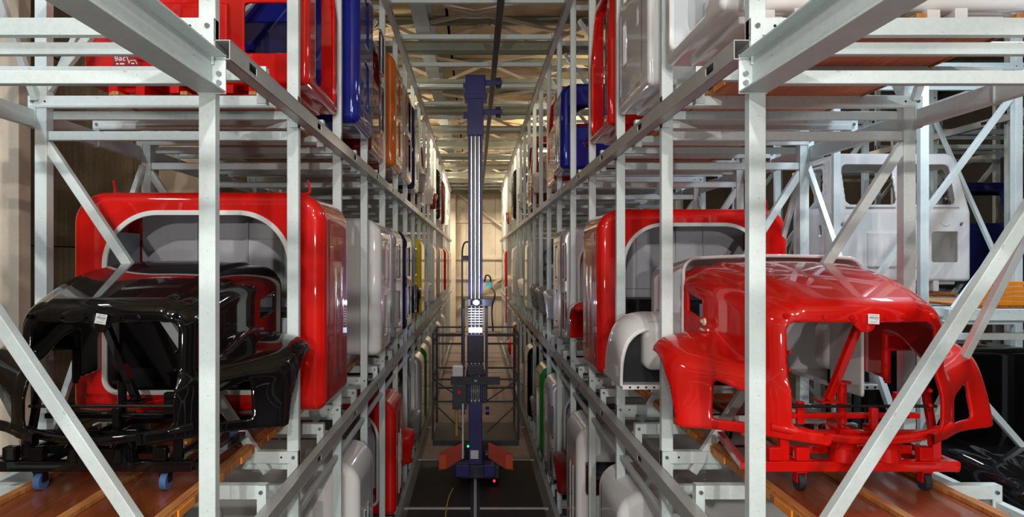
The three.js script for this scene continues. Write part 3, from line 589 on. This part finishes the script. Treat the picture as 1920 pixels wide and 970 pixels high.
// ------------------------------------------------------------------ what stands in the racks: [bay, kind, colour, style]
const LEVEL = ['bottom', 'middle', 'top'];
const KIND = { hood: 'truck hood', rhood: 'truck hood', longHood: 'long-nose hood', sleeper: 'sleeper shell', cab: 'open-door cab', cabClosed: 'closed-door cab' };
const STOCK = {
  L1: [[0, 'hood', 'black'], [1, 'sleeper', 'red'], [3, 'sleeper', 'white', 5], [4, 'sleeper', 'silver', 5], [5, 'sleeper', 'navy', 5], [6, 'hood', 'black'], [7, 'sleeper', 'yellow'], [8, 'hood', 'white'], [9, 'cab', 'white'], [10, 'sleeper', 'white'], [11, 'cabClosed', 'red'], [12, 'sleeper', 'cream'], [13, 'sleeper', 'white'], [15, 'sleeper', 'red'], [17, 'sleeper', 'white'], [18, 'sleeper', 'white']],
  L2: [[1, 'cab', 'red'], [2, 'sleeper', 'blue', 5], [3, 'cabClosed', 'darkred'], [4, 'sleeper', 'orange', 5], [5, 'sleeper', 'cream', 2], [6, 'sleeper', 'navy'], [7, 'hood', 'grey'], [8, 'cabClosed', 'darkred'], [9, 'hood', 'white'], [10, 'hood', 'darkred'], [12, 'sleeper', 'black'], [14, 'sleeper', 'darkred'], [16, 'hood', 'white']],
  L0: [[2, 'sleeper', 'white', 4], [4, 'sleeper', 'red'], [5, 'hood', 'red'], [6, 'hood', 'grey'], [7, 'sleeper', 'silver', 2], [8, 'sleeper', 'green'], [9, 'sleeper', 'cream'], [10, 'cabClosed', 'grey'], [12, 'sleeper', 'white'], [14, 'sleeper', 'white']],
  R1: [[0, 'hood', 'red'], [1, 'longHood', 'white'], [2, 'sleeper', 'red'], [3, 'rhood', 'red'], [4, 'sleeper', 'silver', 2], [5, 'hood', 'silver'], [6, 'hood', 'grey'], [7, 'hood', 'grey'], [8, 'sleeper', 'white'], [10, 'hood', 'white'], [12, 'sleeper', 'white'], [14, 'hood', 'white'], [16, 'sleeper', 'red']],
  R2: [[0, 'cab', 'white'], [1, 'cabClosed', 'white'], [2, 'cab', 'red'], [4, 'sleeper', 'blue', 3], [5, 'cabClosed', 'red'], [7, 'hood', 'cream'], [8, 'cabClosed', 'darkred'], [10, 'hood', 'grey'], [12, 'sleeper', 'black'], [13, 'hood', 'yellow'], [15, 'hood', 'darkred']],
  R0: [[2, 'sleeper', 'white', 4], [3, 'sleeper', 'white', 4], [4, 'hood', 'darkred'], [5, 'sleeper', 'silver', 2], [6, 'sleeper', 'green'], [7, 'hood', 'grey'], [8, 'sleeper', 'black'], [10, 'hood', 'white'], [12, 'sleeper', 'red'], [14, 'hood', 'red'], [16, 'sleeper', 'white']],
};
const PX = { L: -2.44, R: 2.56 };
for (const [row, list] of Object.entries(STOCK)) {
  const side = row[0], lv = +row[1], base = RAIL[lv] + 0.232, sideName = side === 'L' ? 'wall-side' : 'inner';
  for (const [k, kind, color, style] of list) {
    const z0 = fz(k), lod = k < 3 && lv > 0 ? 0 : k < 7 ? 1 : 2, where = `${LEVEL[lv]} level of the ${sideName} rack, ${ORD[k]} bay from the loading end`;
    pallet(PX[side], base, z0 - BAY / 2, `varnished brown wooden pallet, ${where}`, k < 4);
    const y = base + (/ood/.test(kind) ? 0.031 : 0.0625), cn = color === 'darkred' ? 'dark-red' : color, label = `${cn} ${KIND[kind]}, ${where}`, x = PX[side] + (side === 'R' ? 0.04 : k === 0 ? -0.06 : 0);
    if (kind === 'hood') hood(color, [x, y, z0 - 0.63], 0, label, lod, side === 'L' ? M.caster : M.casterDark);
    else if (kind === 'rhood') hood(color, [x, y, z0 - BAY + 0.1], Math.PI, label, lod || 1);
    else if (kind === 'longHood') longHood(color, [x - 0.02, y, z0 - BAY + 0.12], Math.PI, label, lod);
    else if (kind === 'sleeper') sleeper(color, [side === 'L' ? -2.45 : 2.55, y, z0 - 0.35 - (side === 'R' && k === 2 ? 0.15 : style > 2 ? LEN : 0)], style > 2 ? Math.PI : 0, label, lod, style).scale.y = style === 3 ? 0.74 : 1;
    else cab(kind, color, [side === 'L' ? -2.47 : 2.53, y, z0 - 0.36], 0, label, lod);
  }
}
// badge dabs on the flank of the red hood, white print on the red cab over it
{
  const h = scene.children.find((o) => o.userData.label === 'red truck hood, middle level of the inner rack, first bay from the loading end');
  const gold = std({ color: 0xe9d9b8, roughness: 0.35 });
  const b = part('flank_badge', [cyl([-0.772, 1.055, -0.93], [-0.786, 1.055, -0.93], 0.03, 0.028, 18), box(-0.790, -0.776, 1.04, 1.07, -1.0, -0.95, 0.006), bar([-0.784, 0.995, -1.0], [-0.776, 0.975, -0.9], 0.012, 0.014), bar([-0.776, 0.99, -0.86], [-0.774, 1.0, -0.845], 0.016, 0.02)], gold, h, 'pale gold badge');
  const c = document.createElement('canvas'); c.width = 256; c.height = 160; const g = c.getContext('2d');
  g.fillStyle = '#8f0a0c'; g.fillRect(0, 0, 256, 160); g.fillStyle = '#f6dfe0'; g.font = 'bold 62px sans-serif'; g.fillText('9ac', 14, 66); g.strokeStyle = '#f6dfe0'; g.lineWidth = 7;
  g.beginPath(); g.moveTo(120, 20); g.lineTo(142, 84); g.lineTo(150, 62); g.lineTo(196, 60); g.lineTo(214, 96); g.moveTo(126, 20); g.lineTo(190, 20); g.stroke();
  g.fillRect(30, 84, 22, 14); g.fillRect(62, 84, 40, 14); g.fillRect(160, 82, 30, 12); g.fillRect(56, 122, 34, 10); g.fillRect(96, 118, 22, 14);
  const cabRed = scene.children.find((o) => o.userData.label && o.userData.label.startsWith('red open-door cab, top level of the wall-side'));
  const s = part('print_decal', box(-0.13, 0.13, -0.08, 0.08, 0, 0.002), std({ map: Object.assign(new THREE.CanvasTexture(c), { colorSpace: THREE.SRGBColorSpace }), roughness: 0.3 }), cabRed, 'white print on red');
  { const p = s.geometry.attributes.position, uv = s.geometry.attributes.uv; for (let i = 0; i < p.count; i++) uv.setXY(i, p.getX(i) / 0.26 + 0.5, p.getY(i) / 0.16 + 0.5); }
  s.position.set(-0.60, 0.33, 0.002);
}

// ------------------------------------------------------------------ next storage rows beyond the inner rack
{
  const zs = [2, 3, 4, 5, 6, 7].map(fz);
  makeRack({ name: 'storage_rack', label: 'rack of the next storage row with a white cab above a black one', s: 1, xa: 4.85, xr: 7.35, rails: [0.9, 4.02, 7.2], zs, mids: false, top: 8.6 });
  pallet(6.1, 4.252, -10.4, 'varnished pallet under the white cab of the next storage row', false);
  cab('cabClosed', 'white', [6.2, 4.315, -9.9], 0, 'white closed-door cab with split windscreen in the next storage row', 0);
  pallet(6.1, 1.132, -8.6, 'varnished pallet under the black sleeper of the next storage row', false);
  sleeper('black', [6.0, 1.55, -9.6], Math.PI, 'black sleeper shell below the white cab of the next storage row', 1, 2);
  hood('black', [6.0, 1.195, -6.35], 0, 'black truck hood standing before the black sleeper of the next storage row', 1);
  cab('cabClosed', 'navy', [9.9, 4.2, -12.6], 0, 'dark-blue cab on the farthest storage row', 1);
  makeRack({ name: 'storage_rack', label: 'dim farthest rack with a dark-blue cab near the dark wall', s: 1, xa: 8.6, xr: 11.2, rails: [0.7, 3.9, 7.0], zs: [3, 4, 5, 6, 7, 8].map(fz), mids: false, top: 8.6 });
  const p = thing('pallet', 'bright orange ribbed tray on the next storage row', 'pallet', [5.95, CY - 0.5, -7.95]);
  part('tray', box(-0.6, 0.6, 0, 0.03, -0.7, 0.7, 0.004), M.batten, p);
  for (let i = 0; i < 5; i++) part('slat', box(-0.6, 0.6, 0.032 + i * 0.052, 0.078 + i * 0.052, 0.70, 0.73, 0.004), M.orangeEdge, p);
  part('edge_beam', box(-0.95, 1.4, -0.13, -0.005, 0.66, 0.74, 0.006), M.steel, p);
}

// ------------------------------------------------------------------ stacker crane in the aisle
{
  const t = thing('stacker_crane', 'blue stacker crane with tall mast, control cabinet and orange deflector wings', 'crane', [0.0, 0, -14.7]);
  const blue = std({ map: mottle([30, 30, 120], 8, [2, 2]), roughness: 0.4 }), dk = std({ map: mottle([44, 48, 60], 7, [2, 2]), roughness: 0.45, metalness: 0.2 }), deepBlue = std({ map: mottle([42, 36, 110], 8, [2, 2]), roughness: 0.42 });
  const H = CY;
  part('base_beam', box(-0.32, 0.52, 0.14, 0.42, -1.5, 0.25, 0.02), dk, t);
  part('base_block', box(-0.42, -0.12, 0.20, 0.46, 0.0, 0.34, 0.02), deepBlue, t, 'violet drive block');
  part('base_block', box(0.18, 0.42, 0.20, 0.46, 0.0, 0.34, 0.02), deepBlue, t, 'violet drive block');
  for (const z of [-1.3, 0.12]) part('drive_wheel', cyl([-0.05, 0.25, z], [0.05, 0.25, z], 0.13, 0.13, 24), M.darkSteel, t);
  part('lower_mast', box(-0.14, 0.15, 0.42, 1.75, -0.12, 0.2, 0.012), deepBlue, t);
  part('notice_plate', box(-0.10, 0.07, 0.55, 0.73, 0.2, 0.206), M.trimWhite, t, 'white notice');
  const ropes = part('rope_drum', cyl([-0.10, 1.95, 0.0], [0.10, 1.95, 0.0], 0.16, 0.16, 24), M.darkSteel, t);
  for (let i = 0; i < 5; i++) part('rope', cyl([-0.08 + i * 0.04, 1.8, 0.15], [-0.08 + i * 0.04, 2.3, 0.15], 0.012, 0.012, 8), M.alu, ropes);
  part('motor_housing', box(-0.2, 0.26, 1.7, 2.35, -0.5, 0.05, 0.02), dk, t);
  // mast: channel of polished strips between blue flanks
  part('mast', [box(-0.15, -0.105, 1.75, H + 2.7, -0.15, 0.16, 0.006), box(0.11, 0.155, 1.75, H + 2.7, -0.15, 0.16, 0.006), box(-0.11, 0.11, 1.75, H + 2.7, -0.15, 0.02)], blue, t, 'blue mast flanks');
  for (let i = 0; i < 5; i++) part('mast_guide', box(-0.098 + i * 0.042, -0.068 + i * 0.042, 1.75, H + 2.68, 0.02, 0.10 + (i % 2) * 0.03, 0.006), i % 2 ? M.guide : M.alu, t, 'polished guide strip');
  part('mast_head', box(-0.17, 0.18, H + 2.68, H + 3.55, -0.18, 0.2, 0.015), blue, t);
  part('head_cap', box(-0.21, 0.22, H + 3.55, H + 3.95, -0.25, 0.25, 0.02), blue, t);
  part('head_flange', box(-0.24, 0.26, H + 3.45, H + 3.56, -0.25, 0.25, 0.01), blue, t);
  for (const y of [3.78, 3.15]) { const a = part('guide_arm', box(0.15, 0.58, H + y, H + y + 0.11, -0.05, 0.08, 0.012), blue, t); part('guide_roller', cyl([0.5, H + y - 0.05, 0.0], [0.5, H + y + 0.16, 0.0], 0.06, 0.06, 18), M.darkSteel, a); part('arm_foot', box(-0.26, -0.15, H + y - 0.08, H + y + 0.05, -0.05, 0.08, 0.01), blue, a); }
  // lift carriage: lamp, lit window, covers
  part('carriage_plate', box(-0.17, 0.36, H - 0.95, H - 0.80, 0.16, 0.3, 0.01), dk, t);
  const lampGlow = std({ color: 0xffffff, emissive: 0xdfe6ff, emissiveIntensity: 14 }), lamp = part('work_lamp', box(-0.06, 0.10, H - 0.91, H - 0.83, 0.30, 0.36, 0.015), dk, t);
  part('lamp_lens', cyl([0.02, H - 0.87, 0.36], [0.02, H - 0.87, 0.375], 0.055, 0.05, 20), lampGlow, lamp, 'glowing white lamp lens');
  const cl = new THREE.PointLight(0xdfe6ff, 2.2, 0, 2); cl.position.set(0.02, H - 0.87, 0.43); cl.castShadow = true; t.add(cl); cl.name = 'work_lamp_light';
  for (let i = 0; i < 7; i++) part('ladder_rung', box(-0.15, 0.17, H - 1.02 - i * 0.055, H - 1.0 - i * 0.055, 0.16, 0.2, 0.004), M.alu, t);
  part('lit_window', box(-0.14, 0.15, H - 1.52, H - 1.41, 0.2, 0.22, 0.006), std({ color: 0xffffff, emissive: 0xc9ccff, emissiveIntensity: 1.6 }), t, 'lit white window strip');
  part('front_cover', box(-0.17, 0.18, H - 2.15, H - 1.56, 0.16, 0.26, 0.02), dk, t);
  part('lower_cover', box(-0.17, 0.18, H - 2.42, H - 2.2, 0.16, 0.28, 0.02), dk, t);
  for (const x of [-0.25, 0.24]) part('side_tube', box(x - 0.03, x + 0.03, H - 2.5, H - 0.8, 0.1, 0.18, 0.008), dk, t);
  part('cross_plate', box(-0.52, 0.52, H - 2.62, H - 2.45, 0.2, 0.26, 0.008), dk, t);
  const cn = document.createElement('canvas'); cn.width = 64; cn.height = 32; { const g = cn.getContext('2d'); g.fillStyle = '#262a34'; g.fillRect(0, 0, 64, 32); g.fillStyle = '#e8e8ee'; g.font = 'bold 28px sans-serif'; g.fillText('01', 14, 26); }
  const np = part('number_plate', new THREE.BoxGeometry(0.14, 0.07, 0.004), std({ map: Object.assign(new THREE.CanvasTexture(cn), { colorSpace: THREE.SRGBColorSpace }), roughness: 0.5 }), t, 'white number on dark plate'); np.position.set(0.02, H - 2.535, 0.263);
  const cb = part('control_cabinet', box(-0.48, -0.18, H - 3.12, H - 2.64, 0.1, 0.34, 0.012), dk, t, 'dark control cabinet');
  part('stop_button', cyl([-0.34, H - 2.76, 0.34], [-0.34, H - 2.76, 0.375], 0.045, 0.035, 18), std({ color: 0xd0202a, roughness: 0.3 }), cb, 'red stop button');
  part('terminal_box', box(-0.48, -0.26, H - 2.43, H - 2.22, 0.16, 0.34, 0.012), M.trimWhite, t, 'white terminal box');
  // orange deflector wings
  for (const [s, x0] of [[-1, -0.25], [1, 0.28]]) {
    const w = part('deflector', plateGeo(poly([[0, 0.60], [s * 0.50, 0.38], [s * 0.52, 0.02], [s * 0.36, 0.05], [0, 0.28]]), 0.03, 0.006), std({ color: 0xb23a24, roughness: 0.5 }), t, 'orange-red deflector wing'); w.position.set(x0, 0.32, 0.3);
    part('deflector_edge', box(s * 0.36, s * 0.51, 0.06, 0.34, 0.0, 0.012, 0.003), std({ color: 0xd8562a, roughness: 0.5 }), w);
  }
  for (const [x, y, c, e] of [[-0.15, 0.86, 0x16d060, 3], [0.40, 0.13, 0xff2020, 5]]) { const b = part('signal_base', box(x - 0.035, x + 0.035, y - 0.05, y + 0.05, 0.28, 0.36, 0.008), M.black, t); part('signal_light', cyl([x, y, 0.36], [x, y, 0.372], 0.025, 0.02, 14), std({ color: c, emissive: c, emissiveIntensity: e }), b, 'small glowing signal'); }
  part('air_line', cyl([-0.26, 0.6, 0.36], [-0.26, 1.75, 0.36], 0.02, 0.02, 8), M.trimWhite, t);
  part('pipe', cyl([-0.40, 1.0, 0.0], [-0.40, 1.62, 0.0], 0.035, 0.035, 12), std({ color: 0xb59a50, roughness: 0.5 }), t);
  for (const s of [-1, 1]) for (const y of [0.62, 1.55]) part('hub', cyl([s * 0.22, y, 0.1], [s * 0.30, y, 0.1], 0.09, 0.09, 20), deepBlue, t);
  // hanging cable loop left, hose and connector right
  part('cable', tube([[-0.12, H + 0.42, 0], [-0.22, H + 0.40, 0], [-0.27, H + 0.28, 0], [-0.28, H + 0.1, 0]], 0.018, 24), M.black, t);
  part('cable_mast', box(-0.30, -0.26, H - 2.2, H + 0.12, -0.03, 0.03, 0.006), M.black, t);
  part('cable_bracket', box(-0.30, -0.12, H + 0.02, H + 0.12, -0.03, 0.05, 0.006), M.black, t);
  part('hose', tube([[0.2, H - 0.45, 0.1], [0.24, H - 0.30, 0.1], [0.32, H - 0.34, 0.1], [0.33, H - 0.55, 0.1], [0.42, H - 0.7, 0.1], [0.36, H - 1.0, 0.1], [0.38, H - 1.5, 0.1]], 0.018, 40), M.black, t);
  part('connector', box(0.22, 0.36, H - 0.56, H - 0.44, 0.05, 0.14, 0.01), std({ color: 0x3d8c84, roughness: 0.5 }), t, 'teal connector block');
  // load platform with guard rails behind the mast
  const pf = part('platform', box(-0.95, 0.98, 0.62, 0.74, -2.3, -0.55, 0.01), M.darkSteel, t);
  const gr = std({ color: 0x24262c, roughness: 0.5 });
  for (const x of [-0.95, 0.97]) for (const z of [-0.6, -2.25]) part('guard_post', box(x - 0.025, x + 0.025, 0.74, H - 1.62, z - 0.025, z + 0.025, 0.004), gr, pf);
  for (const x of [-0.95, 0.97]) for (const y of [H - 1.64, H - 1.85, 2.1, 1.5]) part('guard_rail', box(x - 0.02, x + 0.02, y - 0.02, y + 0.02, -2.25, -0.6, 0.004), gr, pf);
  for (const z of [-0.6, -2.25]) for (const [x0, x1] of [[-0.95, -0.24], [0.26, 0.97]]) { for (const y of [H - 1.64, H - 1.85, 2.1, 1.6]) part('guard_rail', box(x0, x1, y - 0.02, y + 0.02, z - 0.02, z + 0.02, 0.004), gr, pf); if (z > -1) { const o = x0 < 0 ? [x0, x1] : [x1, x0]; part('guard_brace', bar([o[0], 2.1, z], [o[1], 1.62, z], 0.03, 0.03), gr, pf); part('guard_brace', bar([o[0], 1.58, z], [o[1], 0.9, z], 0.03, 0.03), gr, pf); } }
}
// other marks down the aisle
{
  const b = thing('safety_banner', 'bright red board hanging on the aisle side of the inner rack', 'board', [1.36, 3.0, -30]); part('board', box(-0.02, 0.02, -0.95, 0.55, -0.4, 0.4, 0.01), std({ color: 0xd01822, roughness: 0.5 }), b); part('hanger', box(-0.02, 0.1, 0.55, 0.62, -0.3, 0.3, 0.004), M.steel, b);
  const w = thing('sign_board', 'blank white board on the aisle side of the inner rack', 'board', [1.36, 4.5, -24]); part('board', box(-0.02, 0.02, -0.28, 0.28, -0.5, 0.5, 0.01), M.trimWhite, w); part('hanger', box(-0.02, 0.1, 0.28, 0.34, -0.3, 0.3, 0.004), M.steel, w);
}

// ------------------------------------------------------------------ added lamps that light the hall
ADDED_LAMPS.forEach(([x, h, z, w, l, I, warm], i) => {
  const t = thing('added_high_bay_lamp', `long high-bay lamp added for its light under the roof, ${i < 2 ? 'over the loading bay' : i < 6 ? 'beside the concrete wall' : i < 10 ? 'behind the inner rack' : 'before the end wall'}`, 'lamp', [x, CY + h, z], 0, 'added high-bay lamps under the roof');
  part('housing', box(-w / 2 - 0.03, w / 2 + 0.03, 0.0, 0.12, -l / 2 - 0.03, l / 2 + 0.03, 0.02), M.trimWhite, t);
  part('diffuser', box(-w / 2, w / 2, -0.02, 0.0, -l / 2, l / 2), M.lampGlow, t, 'glowing diffuser');
  for (const s of [-1, 1]) part('suspension', cyl([0, 0.12, s * l * 0.4], [0, CEIL - CY - h - 0.005, s * l * 0.4], 0.006, 0.006, 6), M.bolt, t);
  const L = new THREE.RectAreaLight(warm ? 0xffecd2 : 0xdceeff, I, w, l); L.rotation.x = -Math.PI / 2; L.position.y = -0.03; L.castShadow = true; L.name = 'added_lamp_light'; t.add(L);
});
ADDED_GLOBES.forEach(([x, h, z, I], i) => {
  const t = thing('added_globe_lamp', `globe lamp added to light the roof, over the top of the ${i % 2 ? 'inner' : 'wall-side'} rack`, 'lamp', [x, CY + h, z], 0, 'added globe lamps over the rack tops');
  part('globe', new THREE.SphereGeometry(0.12, 14, 10), M.lampGlow, t, 'glowing white globe');
  part('cap', cyl([0, 0.10, 0], [0, 0.2, 0], 0.06, 0.03, 14), M.darkSteel, t);
  part('suspension', cyl([0, 0.2, 0], [0, CEIL - CY - h - 0.005, 0], 0.006, 0.006, 6), M.bolt, t);
  const L = new THREE.PointLight(0xffecd2, I, 0, 2); L.shadow.radius = 5; L.castShadow = true; L.name = 'added_globe_light'; t.add(L);
});
ADDED_FILLS.forEach(([x, h, z, w, I], i) => {
  const y = CY + h, t = thing('added_fill_light', `added fill light on a tall tripod at the loading end, ${['towards the concrete wall', 'towards the inner rack', 'low, in the middle of the aisle', 'lowest, closest to the racks'][i]}`, 'added_fill_light', [x, 0, z]);
  part('stand', cyl([0, 0.3, 0], [0, y, 0.08], 0.025, 0.02, 12), M.darkSteel, t);
  for (let k = 0; k < 3; k++) { const a = k * 2.094; part('leg', cyl([0, 1.2, 0], [Math.cos(a) * 0.8, 0.02, Math.sin(a) * 0.8], 0.018, 0.018, 8), M.darkSteel, t); }
  part('housing', box(-w / 2 - 0.03, w / 2 + 0.03, y - w / 2 - 0.03, y + w / 2 + 0.03, 0.02, 0.14, 0.02), M.darkSteel, t);
  part('diffuser', box(-w / 2, w / 2, y - w / 2, y + w / 2, 0.0, 0.02), M.lampGlow, t, 'glowing diffuser');
  const L = new THREE.RectAreaLight(0xfff8f0, I, w, w); L.position.set(0, y, -0.01); L.castShadow = true; L.name = 'added_fill_rect'; t.add(L);
});
scene.traverse((o) => { if (o.isMesh) o.castShadow = o.receiveShadow = true; });
renderer.render(scene, camera);
